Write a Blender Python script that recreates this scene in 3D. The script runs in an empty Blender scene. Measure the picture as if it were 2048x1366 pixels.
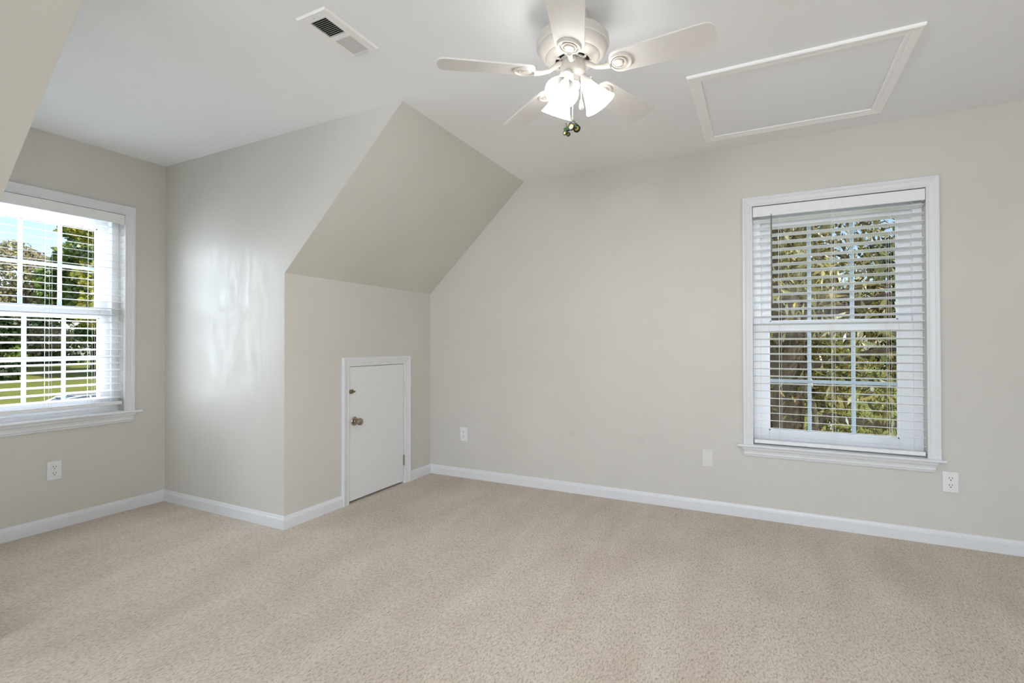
import bpy, bmesh, math, random
import numpy as np
from mathutils import Matrix, Vector

C = bpy.context.scene.collection
SC = bpy.context.scene
PI = math.pi
R = math.radians

# ------------------------------------------------------------------ camera
cam_d = bpy.data.cameras.new('camera')
cam = bpy.data.objects.new('camera', cam_d)
C.objects.link(cam)
cam_d.sensor_width = 36.0
cam_d.lens = 999.06 * 36.0 / 2048.0
cam_d.shift_y = -4.25 / 2048.0
cam_d.clip_start = 0.02
cam_d.clip_end = 600
cam.matrix_world = (Matrix.Translation((0, 0, 1.1393)) @ Matrix.Rotation(0.4684, 4, 'Z')
                    @ Matrix.Rotation(PI / 2 + 0.0083, 4, 'X') @ Matrix.Rotation(-0.0016, 4, 'Z'))
SC.camera = cam

# ------------------------------------------------------------------ view, sky, sun, added fill lamps
SC.view_settings.view_transform = 'Standard'
SC.view_settings.look = 'None'
SC.view_settings.exposure = 0.37
SC.cycles.diffuse_bounces = 8
SC.view_settings.gamma = 1.0
SC.view_settings.use_curve_mapping = False

SUN_DIR = Vector((0.80, -0.06, 0.62)).normalized()      # towards the sun
world = bpy.data.worlds.new('sky_world')
SC.world = world
world.use_nodes = True
wn = world.node_tree
wn.nodes.clear()
w_out = wn.nodes.new('ShaderNodeOutputWorld')
w_bg = wn.nodes.new('ShaderNodeBackground')
w_sky = wn.nodes.new('ShaderNodeTexSky')
w_sky.sky_type = 'NISHITA'
w_sky.sun_disc = False
w_sky.sun_elevation = math.asin(SUN_DIR.z)
w_sky.sun_rotation = math.atan2(SUN_DIR.x, SUN_DIR.y)
w_sky.air_density = 1.0
w_sky.dust_density = 1.0
w_bg.inputs['Strength'].default_value = 0.16
wn.links.new(w_sky.outputs[0], w_bg.inputs['Color'])
wn.links.new(w_bg.outputs[0], w_out.inputs['Surface'])

sun_d = bpy.data.lights.new('sun', 'SUN')
sun_d.energy = 4.6
sun_d.angle = R(0.6)
sun_d.color = (1.0, 0.95, 0.86)
sun = bpy.data.objects.new('sun', sun_d)
C.objects.link(sun)
sun.rotation_euler = SUN_DIR.to_track_quat('Z', 'Y').to_euler()
sun.location = (30, -2, 25)

H = 2.44
XL, XK, XS, XR = -3.915, -2.6425, -1.7236, 2.45
YB, YN, YC, YR = -2.30, 0.797, 2.115, 3.621
ZK = 1.578
TW = 0.14                                               # wall thickness


def area_light(name, loc, rot, sx, sy, power, color):
    d = bpy.data.lights.new(name, 'AREA')
    d.shape = 'RECTANGLE'
    d.size, d.size_y = sx, sy
    d.energy = power
    d.color = color
    o = bpy.data.objects.new(name, d)
    o.location = loc
    o.rotation_euler = rot
    C.objects.link(o)
    return o


# fill lamps outside invented windows, two rear and one right, behind the camera
ADDED_REAR_WIN = [(-1.9, -0.7), (0.2, 1.4)]
RW_Z = (0.65, 2.15)
COOL = (0.85, 0.935, 1.05)
for i, (xa, xb) in enumerate(ADDED_REAR_WIN):
    area_light('fill_rear', ((xa + xb) / 2, YB - 0.45, 1.95), (R(68), 0, 0), xb - xa, 1.5, (58, 98)[i], COOL)
area_light('fill_right', (XR + 0.40, 0.1, 1.9), (R(70), 0, R(90)), 1.6, 1.5, 18, COOL)


def aimed(name, loc, target, sx, sy, power, color):
    d = Vector(target) - Vector(loc)
    return area_light(name, loc, d.to_track_quat('-Z', 'Y').to_euler(), sx, sy, power, color)


# lamps added beside the dormer and gable, boosting daylight through the two visible windows
aimed('dormer_daylight_boost', (-5.7, 0.0, 1.55), (-3.3, 2.1, 1.25), 1.5, 1.7, 85, COOL)
aimed('dormer_daylight_boost', (-6.0, 4.1, 1.5), (-3.2, 0.9, 1.35), 2.0, 1.8, 420, COOL)
aimed('dormer_ground_boost', (-7.4, 1.3, -1.0), (-3.9, 1.46, 1.35), 3.2, 2.2, 1150, COOL)
aimed('gable_daylight_boost', (2.7, 5.3, 1.5), (0.2, 3.6, 1.25), 1.4, 1.6, 110, COOL)


# ------------------------------------------------------------------ materials
def mat(name):
    m = bpy.data.materials.new(name)
    m.use_nodes = True
    nt = m.node_tree
    b = nt.nodes['Principled BSDF']
    return m, nt, b


def noise(nt, scale, detail=4, rough=0.55, vec=None, dist=0.0):
    n = nt.nodes.new('ShaderNodeTexNoise')
    n.inputs['Scale'].default_value = scale
    n.inputs['Detail'].default_value = detail
    n.inputs['Roughness'].default_value = rough
    n.inputs['Distortion'].default_value = dist
    if vec:
        nt.links.new(vec, n.inputs['Vector'])
    return n


def coords(nt, scale=(1, 1, 1), rot=(0, 0, 0), kind='Object'):
    t = nt.nodes.new('ShaderNodeTexCoord')
    mp = nt.nodes.new('ShaderNodeMapping')
    mp.inputs['Scale'].default_value = scale
    mp.inputs['Rotation'].default_value = rot
    nt.links.new(t.outputs[kind], mp.inputs['Vector'])
    return mp.outputs[0]


def ramp(nt, fac, stops):
    r = nt.nodes.new('ShaderNodeValToRGB')
    el = r.color_ramp.elements
    while len(el) < len(stops):
        el.new(0.5)
    for e, (p, c) in zip(el, stops):
        e.position = p
        e.color = (*c, 1) if len(c) == 3 else c
    nt.links.new(fac, r.inputs['Fac'])
    return r


def bump(nt, b, height, strength, distance, prev=None):
    bp = nt.nodes.new('ShaderNodeBump')
    bp.inputs['Strength'].default_value = strength
    bp.inputs['Distance'].default_value = distance
    nt.links.new(height, bp.inputs['Height'])
    if prev:
        nt.links.new(prev, bp.inputs['Normal'])
    nt.links.new(bp.outputs[0], b.inputs['Normal'])
    return bp.outputs[0]


def paint(name, col, rough=0.5, spec=0.35, bs=0.08, var=0.02):
    m, nt, b = mat(name)
    v = coords(nt)
    n1 = noise(nt, 1.7, 5, 0.6, v)
    lo = tuple(c * (1 - var) for c in col)
    hi = tuple(min(1, c * (1 + var)) for c in col)
    r = ramp(nt, n1.outputs['Fac'], [(0.35, lo), (0.65, hi)])
    nt.links.new(r.outputs[0], b.inputs['Base Color'])
    b.inputs['Roughness'].default_value = rough
    b.inputs['Specular IOR Level'].default_value = spec
    if bs:
        n2 = noise(nt, 260, 2, 0.5, v)
        bump(nt, b, n2.outputs['Fac'], bs, 0.002)
    return m


def plain(name, col, rough=0.45, metal=0.0, spec=0.5):
    m, nt, b = mat(name)
    v = coords(nt)
    n1 = noise(nt, 30, 3, 0.5, v)
    r = ramp(nt, n1.outputs['Fac'], [(0.3, tuple(c * 0.97 for c in col)), (0.7, col)])
    nt.links.new(r.outputs[0], b.inputs['Base Color'])
    b.inputs['Roughness'].default_value = rough
    b.inputs['Metallic'].default_value = metal
    b.inputs['Specular IOR Level'].default_value = spec
    return m


WALL = (0.65, 0.63, 0.588)
M = {}
M['wall'] = paint('greige_wall_paint', WALL, 0.55, 0.30)
M['slope'] = paint('greige_slope_paint', WALL, 0.6, 0.25)
M['ceiling'] = paint('white_ceiling_paint', (0.90, 0.915, 0.94), 0.85, 0.15, 0.05, 0.008)
M['trim'] = plain('white_trim_paint', (0.77, 0.785, 0.81), 0.32)
M['hatch_trim'] = plain('bright_white_hatch_paint', (0.97, 0.975, 0.98), 0.35)
M['door'] = plain('white_door_paint', (0.80, 0.81, 0.82), 0.38)
M['vinyl'] = plain('white_window_vinyl', (0.87, 0.88, 0.90), 0.35)
M['grid'] = plain('shade_tinted_grid_bars', (0.54, 0.62, 0.68), 0.4)  # blue-grey puts the shading of the bars into their colour
M['slat'] = plain('white_blind_slat', (0.86, 0.87, 0.88), 0.38)
M['cord'] = plain('white_cord', (0.85, 0.85, 0.83), 0.8)
M['wand'] = plain('backlit_wand_plastic', (0.22, 0.20, 0.17), 0.25)  # grey clear plastic with its backlit darkness put into the colour
M['fan'] = plain('cream_white_fan_enamel', (0.61, 0.575, 0.535), 0.4)
M['blade'] = plain('white_fan_blade', (0.76, 0.74, 0.72), 0.45)
M['dark'] = plain('hollow_shade_black', (0.02, 0.019, 0.018), 0.8)  # near-black colour stands in for the shade inside hollows
M['slot'] = plain('dark_slot', (0.03, 0.03, 0.03), 0.7)
M['plate'] = plain('white_plate_plastic', (0.84, 0.85, 0.86), 0.3)
M['almond'] = plain('off_white_plate_plastic', (0.74, 0.73, 0.70), 0.4)
M['nickel'] = plain('aged_nickel', (0.40, 0.34, 0.28), 0.32, 1.0)
M['brass'] = plain('antique_brass', (0.30, 0.24, 0.16), 0.38, 1.0)
M['hinge'] = plain('painted_over_hinge', (0.72, 0.72, 0.71), 0.5)
M['vent'] = plain('white_vent_enamel', (0.92, 0.92, 0.92), 0.4)
M['louver'] = plain('grey_louver_enamel', (0.67, 0.66, 0.65), 0.5)  # evenly greyer than the face plate
M['chain'] = plain('bead_chain_metal', (0.75, 0.73, 0.70), 0.3, 0.8)
M['green'] = plain('green_toy_paint', (0.022, 0.065, 0.018), 0.35)
M['yellow'] = plain('yellow_toy_paint', (0.75, 0.60, 0.18), 0.35)
M['tyre'] = plain('black_toy_rubber', (0.012, 0.012, 0.011), 0.6)
M['knob_white'] = plain('pearly_pull_knob', (0.80, 0.79, 0.77), 0.25)

# cheek wall: the same paint, rolled and brushed thick so that it shines and shows brush strokes
m, nt, b = mat('greige_cheek_paint')
v = coords(nt)
n1 = noise(nt, 1.7, 5, 0.6, v)
r1 = ramp(nt, n1.outputs['Fac'], [(0.35, tuple(c * 0.985 for c in WALL)), (0.65, tuple(c * 1.015 for c in WALL))])
nt.links.new(r1.outputs[0], b.inputs['Base Color'])
vs = coords(nt, (3.4, 1.0, 1.1), (0, 0.35, 0))
ns = noise(nt, 2.6, 6, 0.6, vs, 1.8)
rr = ramp(nt, ns.outputs['Fac'], [(0.36, (0.33,) * 3), (0.64, (0.50,) * 3)])
nt.links.new(rr.outputs[0], b.inputs['Roughness'])
b.inputs['Specular IOR Level'].default_value = 0.58
nb = noise(nt, 5.5, 5, 0.62, vs, 2.2)
bump(nt, b, nb.outputs['Fac'], 0.035, 0.010)
M['cheek'] = m

# the long wall carries two faint scuffs
m = M['wall'].copy()
m.name = 'greige_wall_paint_scuffed'
nt = m.node_tree
b = nt.nodes['Principled BSDF']
src = b.inputs['Base Color'].links[0].from_socket
for pos in ((-0.803, 3.621, 0.438), (-1.315, 3.621, 0.458)):
    g = nt.nodes.new('ShaderNodeNewGeometry')
    d = nt.nodes.new('ShaderNodeVectorMath')
    d.operation = 'DISTANCE'
    nt.links.new(g.outputs['Position'], d.inputs[0])
    d.inputs[1].default_value = pos
    rs = ramp(nt, d.outputs['Value'], [(0.015, (0.955, 0.955, 0.955)), (0.04, (1, 1, 1))])
    mm = nt.nodes.new('ShaderNodeMix'); mm.data_type = 'RGBA'; mm.blend_type = 'MULTIPLY'
    mm.inputs['Factor'].default_value = 1.0
    nt.links.new(src, mm.inputs['A']); nt.links.new(rs.outputs[0], mm.inputs['B'])
    src = mm.outputs['Result']
nt.links.new(src, b.inputs['Base Color'])
M['wall_scuffed'] = m

# the near slope carries one small grey smudge
m, nt, b = mat('greige_slope_paint_smudged')
g = nt.nodes.new('ShaderNodeNewGeometry')
d = nt.nodes.new('ShaderNodeVectorMath')
d.operation = 'DISTANCE'
nt.links.new(g.outputs['Position'], d.inputs[0])
d.inputs[1].default_value = (-1.9615, 0.565, 2.188)
rs = ramp(nt, d.outputs['Value'], [(0.006, tuple(c * 0.72 for c in WALL)), (0.02, WALL)])
nt.links.new(rs.outputs[0], b.inputs['Base Color'])
b.inputs['Roughness'].default_value = 0.6
b.inputs['Specular IOR Level'].default_value = 0.25
M['slope_near'] = m

# carpet
m, nt, b = mat('beige_twist_carpet')
vo = coords(nt)
vd = coords(nt, (1.0, 0.42, 1.0), (0, 0, R(-22)))
big = noise(nt, 1.6, 6, 0.62, vo, 0.4)
vst = coords(nt, (2.6, 0.5, 1.0), (0, 0, R(12)))
streak = noise(nt, 1.9, 5, 0.6, vst, 0.3)
tuft = noise(nt, 150, 3, 0.6, vd, 0.6)
fine = noise(nt, 420, 2, 0.6, vo)
mx = nt.nodes.new('ShaderNodeMath'); mx.operation = 'ADD'
nt.links.new(big.outputs['Fac'], mx.inputs[0]); nt.links.new(streak.outputs['Fac'], mx.inputs[1])
mh = nt.nodes.new('ShaderNodeMath'); mh.operation = 'MULTIPLY'; mh.inputs[1].default_value = 0.5
nt.links.new(mx.outputs[0], mh.inputs[0])
cb = ramp(nt, mh.outputs[0], [(0.34, (0.60, 0.51, 0.42)), (0.5, (0.68, 0.595, 0.50)), (0.66, (0.76, 0.675, 0.58))])
ct = ramp(nt, tuft.outputs['Fac'], [(0.30, (0.58, 0.55, 0.52)), (0.5, (0.97, 0.97, 0.97)), (0.72, (1.12, 1.12, 1.12))])
mc = nt.nodes.new('ShaderNodeMix'); mc.data_type = 'RGBA'; mc.blend_type = 'MULTIPLY'
mc.inputs['Factor'].default_value = 1.0
nt.links.new(cb.outputs[0], mc.inputs['A']); nt.links.new(ct.outputs[0], mc.inputs['B'])
nt.links.new(mc.outputs['Result'], b.inputs['Base Color'])
b.inputs['Roughness'].default_value = 1.0
b.inputs['Specular IOR Level'].default_value = 0.05
b.inputs['Sheen Weight'].default_value = 0.15
ma = nt.nodes.new('ShaderNodeMath'); ma.operation = 'MULTIPLY_ADD'
ma.inputs[1].default_value = 0.45
nt.links.new(fine.outputs['Fac'], ma.inputs[0]); nt.links.new(tuft.outputs['Fac'], ma.inputs[2])
bump(nt, b, ma.outputs[0], 0.7, 0.008)
M['carpet'] = m

# window glass: clear sheet with a weak mirror
m = bpy.data.materials.new('window_glass')
m.use_nodes = True
nt = m.node_tree
nt.nodes.clear()
o_ = nt.nodes.new('ShaderNodeOutputMaterial')
tr = nt.nodes.new('ShaderNodeBsdfTransparent')
tr.inputs['Color'].default_value = (0.96, 0.975, 0.97, 1)
gl = nt.nodes.new('ShaderNodeBsdfGlossy')
gl.inputs['Roughness'].default_value = 0.01
fr = nt.nodes.new('ShaderNodeFresnel')
fr.inputs['IOR'].default_value = 1.12
mixs = nt.nodes.new('ShaderNodeMixShader')
nt.links.new(fr.outputs[0], mixs.inputs[0])
nt.links.new(tr.outputs[0], mixs.inputs[1])
nt.links.new(gl.outputs[0], mixs.inputs[2])
nt.links.new(mixs.outputs[0], o_.inputs['Surface'])
M['glass'] = m

# lit opal glass of the lamp shades: the frosted outside and the inside round the bulb
def opal(name, s0, s1, reach, alb):
    m, nt, b = mat(name)
    b.inputs['Base Color'].default_value = (alb, alb * 0.985, alb * 0.96, 1)
    b.inputs['Roughness'].default_value = 0.3
    vz = coords(nt)
    sx = nt.nodes.new('ShaderNodeSeparateXYZ')
    nt.links.new(vz, sx.inputs[0])
    mr = nt.nodes.new('ShaderNodeMapRange')
    mr.inputs['From Min'].default_value = 0.004
    mr.inputs['From Max'].default_value = reach
    mr.inputs['To Min'].default_value = s0
    mr.inputs['To Max'].default_value = s1
    nt.links.new(sx.outputs['Z'], mr.inputs['Value'])
    nt.links.new(mr.outputs[0], b.inputs['Emission Strength'])
    b.inputs['Emission Color'].default_value = (1.0, 0.985, 0.965, 1)
    return m


M['shade'] = opal('lit_opal_glass', 0.3, 6.5, 0.055, 0.85)
M['shade_in'] = opal('lit_opal_glass_inside', 0.22, 0.75, 0.095, 0.25)

m, nt, b = mat('lit_bulb')
b.inputs['Base Color'].default_value = (0.9, 0.9, 0.88, 1)
b.inputs['Emission Color'].default_value = (1.0, 0.97, 0.92, 1)
b.inputs['Emission Strength'].default_value = 1.6
M['bulb'] = m


def leaf_mat(name, stops, trans=0.35):
    m = bpy.data.materials.new(name)
    m.use_nodes = True
    nt = m.node_tree
    nt.nodes.clear()
    out = nt.nodes.new('ShaderNodeOutputMaterial')
    g = nt.nodes.new('ShaderNodeNewGeometry')
    r = ramp(nt, g.outputs['Random Per Island'], stops)
    df = nt.nodes.new('ShaderNodeBsdfDiffuse')
    tl = nt.nodes.new('ShaderNodeBsdfTranslucent')
    gs = nt.nodes.new('ShaderNodeBsdfGlossy')
    gs.inputs['Roughness'].default_value = 0.35
    mx = nt.nodes.new('ShaderNodeMixShader')
    mx.inputs[0].default_value = trans
    mg = nt.nodes.new('ShaderNodeMixShader')
    mg.inputs[0].default_value = 0.06
    nt.links.new(r.outputs[0], df.inputs['Color'])
    nt.links.new(r.outputs[0], tl.inputs['Color'])
    nt.links.new(df.outputs[0], mx.inputs[1])
    nt.links.new(tl.outputs[0], mx.inputs[2])
    nt.links.new(mx.outputs[0], mg.inputs[1])
    nt.links.new(gs.outputs[0], mg.inputs[2])
    nt.links.new(mg.outputs[0], out.inputs['Surface'])
    return m


M['leaf_yellow'] = leaf_mat('yellow_green_leaves', [(0.0, (0.20, 0.24, 0.03)), (0.5, (0.40, 0.40, 0.06)), (1.0, (0.62, 0.55, 0.14))])
M['leaf_green'] = leaf_mat('mid_green_leaves', [(0.0, (0.08, 0.15, 0.03)), (0.6, (0.19, 0.29, 0.06)), (1.0, (0.36, 0.40, 0.10))])
M['leaf_dark'] = leaf_mat('dark_green_leaves', [(0.0, (0.015, 0.03, 0.012)), (0.6, (0.035, 0.065, 0.022)), (1.0, (0.07, 0.11, 0.035))])
M['leaf_brown'] = leaf_mat('thin_brown_leaves', [(0.0, (0.20, 0.17, 0.13)), (0.5, (0.34, 0.30, 0.20)), (1.0, (0.42, 0.42, 0.16))])
M['leaf_near'] = leaf_mat('mixed_olive_leaves', [(0.0, (0.08, 0.055, 0.03)), (0.3, (0.16, 0.15, 0.045)), (0.55, (0.32, 0.28, 0.07)),
                                                (0.72, (0.22, 0.25, 0.13)), (0.86, (0.44, 0.31, 0.13)), (1.0, (0.66, 0.60, 0.36))], 0.4)


def bark_mat(name, c0, c1, sc):
    m, nt, b = mat(name)
    v = coords(nt, (sc, sc, sc * 0.18))
    n = noise(nt, 6, 8, 0.7, v, 0.5)
    r = ramp(nt, n.outputs['Fac'], [(0.3, c0), (0.7, c1)])
    nt.links.new(r.outputs[0], b.inputs['Base Color'])
    b.inputs['Roughness'].default_value = 0.95
    b.inputs['Specular IOR Level'].default_value = 0.1
    bump(nt, b, n.outputs['Fac'], 0.8, 0.05)
    return m


M['bark'] = bark_mat('grey_brown_bark', (0.06, 0.045, 0.032), (0.19, 0.15, 0.11), 2.0)
M['bark_far'] = bark_mat('dark_far_bark', (0.04, 0.033, 0.026), (0.12, 0.10, 0.08), 1.0)

m, nt, b = mat('lawn_grass')
v = coords(nt)
n1 = noise(nt, 0.12, 6, 0.65, v)
n2 = noise(nt, 3.0, 6, 0.7, v)
r1 = ramp(nt, n1.outputs['Fac'], [(0.3, (0.16, 0.20, 0.045)), (0.7, (0.29, 0.29, 0.085))])
r2 = ramp(nt, n2.outputs['Fac'], [(0.3, (0.75, 0.75, 0.75)), (0.7, (1.1, 1.1, 1.1))])
mc = nt.nodes.new('ShaderNodeMix'); mc.data_type = 'RGBA'; mc.blend_type = 'MULTIPLY'
mc.inputs['Factor'].default_value = 1.0
nt.links.new(r1.outputs[0], mc.inputs['A']); nt.links.new(r2.outputs[0], mc.inputs['B'])
nt.links.new(mc.outputs['Result'], b.inputs['Base Color'])
b.inputs['Roughness'].default_value = 1.0
b.inputs['Specular IOR Level'].default_value = 0.05
M['lawn'] = m
M['car_body'] = plain('silver_car_paint', (0.62, 0.64, 0.67), 0.22, 0.35)
M['car_glass'] = plain('bluish_car_glass', (0.05, 0.07, 0.10), 0.05, 0.0, 0.9)
M['car_tyre'] = plain('car_tyre_rubber', (0.02, 0.02, 0.02), 0.8)


# ------------------------------------------------------------------ mesh helpers
class MB:
    """collects vertices and faces; build() links them as one mesh object"""
    def __init__(self):
        self.v, self.f, self.mi = [], [], []

    def add(self, vs, fs, mi=0, tf=None):
        k = len(self.v)
        self.v += [tuple(tf @ Vector(p)) if tf else tuple(p) for p in vs]
        self.f += [tuple(i + k for i in f) for f in fs]
        self.mi += [mi] * len(fs)
        return self

    def box(self, a, b, mi=0, tf=None, bev=0.0):
        (x0, y0, z0), (x1, y1, z1) = a, b
        if bev:
            bm = bmesh.new()
            bmesh.ops.create_cube(bm, size=1)
            for v in bm.verts:
                v.co = ((x0 + x1) / 2 + v.co.x * (x1 - x0), (y0 + y1) / 2 + v.co.y * (y1 - y0), (z0 + z1) / 2 + v.co.z * (z1 - z0))
            bmesh.ops.bevel(bm, geom=bm.edges[:], offset=bev, segments=2, affect='EDGES', profile=0.5)
            self.bm(bm, mi, tf)
            return self
        vs = [(x0, y0, z0), (x1, y0, z0), (x1, y1, z0), (x0, y1, z0), (x0, y0, z1), (x1, y0, z1), (x1, y1, z1), (x0, y1, z1)]
        fs = [(0, 3, 2, 1), (4, 5, 6, 7), (0, 1, 5, 4), (1, 2, 6, 5), (2, 3, 7, 6), (3, 0, 4, 7)]
        return self.add(vs, fs, mi, tf)

    def bm(self, bm, mi=0, tf=None):
        bm.verts.index_update()
        self.add([v.co.copy() for v in bm.verts], [[v.index for v in f.verts] for f in bm.faces], mi, tf)
        bm.free()
        return self

    def lathe(self, prof, seg=32, mi=0, tf=None, cap=True):
        """prof: list of (radius, z); revolved about z"""
        vs, fs = [], []
        for (r, z) in prof:
            for k in range(seg):
                t = 2 * PI * k / seg
                vs.append((r * math.cos(t), r * math.sin(t), z))
        for i in range(len(prof) - 1):
            for k in range(seg):
                k2 = (k + 1) % seg
                fs.append((i * seg + k, i * seg + k2, (i + 1) * seg + k2, (i + 1) * seg + k))
        if cap:
            if prof[0][0] > 1e-5:
                fs.append(tuple(reversed(range(seg))))
            if prof[-1][0] > 1e-5:
                fs.append(tuple(range((len(prof) - 1) * seg, len(prof) * seg)))
        return self.add(vs, fs, mi, tf)

    def tube(self, pts, rad, seg=8, mi=0, tf=None):
        pts = [Vector(p) for p in pts]
        rads = rad if isinstance(rad, (list, tuple)) else [rad] * len(pts)
        vs, fs = [], []
        up = None
        for i, p in enumerate(pts):
            d = (pts[min(i + 1, len(pts) - 1)] - pts[max(i - 1, 0)]).normalized()
            if up is None:
                up = d.orthogonal().normalized()
            up = (up - d * up.dot(d)).normalized()
            s = d.cross(up)
            for k in range(seg):
                t = 2 * PI * k / seg
                vs.append(p + (up * math.cos(t) + s * math.sin(t)) * rads[i])
        for i in range(len(pts) - 1):
            for k in range(seg):
                k2 = (k + 1) % seg
                fs.append((i * seg + k, i * seg + k2, (i + 1) * seg + k2, (i + 1) * seg + k))
        fs.append(tuple(reversed(range(seg))))
        fs.append(tuple(range((len(pts) - 1) * seg, len(pts) * seg)))
        return self.add(vs, fs, mi, tf)

    def prism(self, poly, axis, lo, hi, mi=0, tf=None):
        """poly of 2D points extruded along axis (0: points are y,z; 1: x,z; 2: x,y)"""
        def P(p, w):
            if axis == 0:
                return (w, p[0], p[1])
            if axis == 1:
                return (p[0], w, p[1])
            return (p[0], p[1], w)
        n = len(poly)
        vs = [P(p, lo) for p in poly] + [P(p, hi) for p in poly]
        fs = [tuple(reversed(range(n))), tuple(range(n, 2 * n))]
        fs += [(i, (i + 1) % n, n + (i + 1) % n, n + i) for i in range(n)]
        return self.add(vs, fs, mi, tf)

    def sphere(self, c, r, seg=12, rings=8, mi=0, tf=None):
        prof = [(abs(r * math.sin(PI * i / rings)), -r * math.cos(PI * i / rings)) for i in range(rings + 1)]
        t = Matrix.Translation(c)
        return self.lathe(prof, seg, mi, (tf @ t) if tf else t, cap=False)

    def build(self, name, mats, parent=None, smooth=False, loc=None):
        me = bpy.data.meshes.new(name)
        me.from_pydata(self.v, [], self.f)
        bm = bmesh.new()
        bm.from_mesh(me)
        bmesh.ops.remove_doubles(bm, verts=bm.verts[:], dist=1e-6)
        bmesh.ops.recalc_face_normals(bm, faces=bm.faces[:])
        bm.to_mesh(me)
        bm.free()
        mats = mats if isinstance(mats, (list, tuple)) else [mats]
        for m in mats:
            me.materials.append(m)
        if len(mats) > 1 and len(self.mi) == len(me.polygons):
            me.polygons.foreach_set('material_index', self.mi)
        o = bpy.data.objects.new(name, me)
        C.objects.link(o)
        if parent:
            o.parent = parent
        if loc:
            o.location = loc
        if smooth:
            me.polygons.foreach_set('use_smooth', [True] * len(me.polygons))
            try:
                me.set_sharp_from_angle(angle=R(38))
            except Exception:
                pass
        me.update()
        return o


def tag(o, label, cat, group=None, kind=None):
    o['label'] = label
    o['category'] = cat
    if group:
        o['group'] = group
    if kind:
        o['kind'] = kind
    return o


def empty(name, loc=(0, 0, 0), rz=0.0):
    o = bpy.data.objects.new(name, None)
    o.empty_display_size = 0.05
    o.location = loc
    o.rotation_euler = (0, 0, rz)
    C.objects.link(o)
    return o


def structure(o):
    o['kind'] = 'structure'
    return o


def clone(o, parent=None):
    """copy a thing with its parts and sub-parts (mesh data shared)"""
    c = o.copy()
    C.objects.link(c)
    if parent:
        c.parent = parent
    for ch in list(o.children):
        clone(ch, c)
    return c


def holed_panel(a0, a1, z0, z1, holes, n0, n1):
    """slab in local (a, n, z) with rectangular holes (ha0, ha1, hz0, hz1)"""
    mb = MB()
    As = sorted({a0, a1} | {h[0] for h in holes} | {h[1] for h in holes})
    Zs = sorted({z0, z1} | {h[2] for h in holes} | {h[3] for h in holes})

    def is_hole(a, z):
        return any(h[0] < a < h[1] and h[2] < z < h[3] for h in holes)
    for i in range(len(As) - 1):
        for j in range(len(Zs) - 1):
            am, zm = (As[i] + As[i + 1]) / 2, (Zs[j] + Zs[j + 1]) / 2
            if is_hole(am, zm):
                continue
            A, B, D, E = As[i], As[i + 1], Zs[j], Zs[j + 1]
            mb.add([(A, n0, D), (B, n0, D), (B, n0, E), (A, n0, E)], [(0, 1, 2, 3)])
            mb.add([(A, n1, D), (B, n1, D), (B, n1, E), (A, n1, E)], [(3, 2, 1, 0)])
            for (da, dz, q) in ((-1, 0, [(A, D), (A, E)]), (1, 0, [(B, D), (B, E)]), (0, -1, [(A, D), (B, D)]), (0, 1, [(A, E), (B, E)])):
                ii, jj = i + da, j + dz
                outside = ii < 0 or jj < 0 or ii >= len(As) - 1 or jj >= len(Zs) - 1
                if outside or is_hole((As[ii] + As[ii + 1]) / 2, (Zs[jj] + Zs[jj + 1]) / 2):
                    (p, q2) = q
                    mb.add([(p[0], n0, p[1]), (q2[0], n0, q2[1]), (q2[0], n1, q2[1]), (p[0], n1, p[1])], [(0, 1, 2, 3)])
    return mb


# ------------------------------------------------------------------ room shell
# windows: opening (a0, a1, z0, z1) in wall coordinates; a runs to the right as seen from inside
WR = dict(a0=-0.069, a1=0.826, z0=0.477, z1=2.030)
WL = dict(a0=1.066, a1=1.853, z0=0.681, z1=2.025)
DOOR = (2.640, 3.250, 0.0, 0.978)

structure(MB().box((XL - 0.2, YB - 0.2, -0.25), (XR + 0.2, YR + TW, 0.0)).build('floor', M['carpet']))

cb_ = MB()
cb_.box((XS, YB - TW, H), (XR + TW, YR + TW, H + 0.12))
cb_.box((XL - TW, YN - 0.1, H), (XS, YC + 0.1, H + 0.12))
structure(cb_.build('ceiling', M['ceiling']))

o = holed_panel(XK - 0.12, XR + TW, 0, H, [(WR['a0'], WR['a1'], WR['z0'], WR['z1'])], 0, TW).build('wall_gable', M['wall_scuffed'])
o.location = (0, YR, 0)
structure(o)
o = holed_panel(YN - 0.1, YC + 0.1, 0, H, [(WL['a0'], WL['a1'], WL['z0'], WL['z1'])], 0, TW).build('wall_dormer', M['wall'])
o.location = (XL, 0, 0)
o.rotation_euler = (0, 0, R(90))
structure(o)
cheek_poly = [(XL, 0), (XK, 0), (XK, ZK), (XS, H), (XL, H)]
cheek_back = [(XL, 0), (XK - 0.06, 0), (XK - 0.06, ZK + 0.03), (XS - 0.06, H + 0.03), (XL, H + 0.03)]


def cheek(y_face, y_back):
    vs = [(x, y_face, z) for x, z in cheek_poly] + [(x, y_back, z) for x, z in cheek_back]
    return MB().add(vs, [(0, 1, 2, 3, 4), (9, 8, 7, 6, 5)] + [(i, (i + 1) % 5, 5 + (i + 1) % 5, 5 + i) for i in range(5)])


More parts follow.
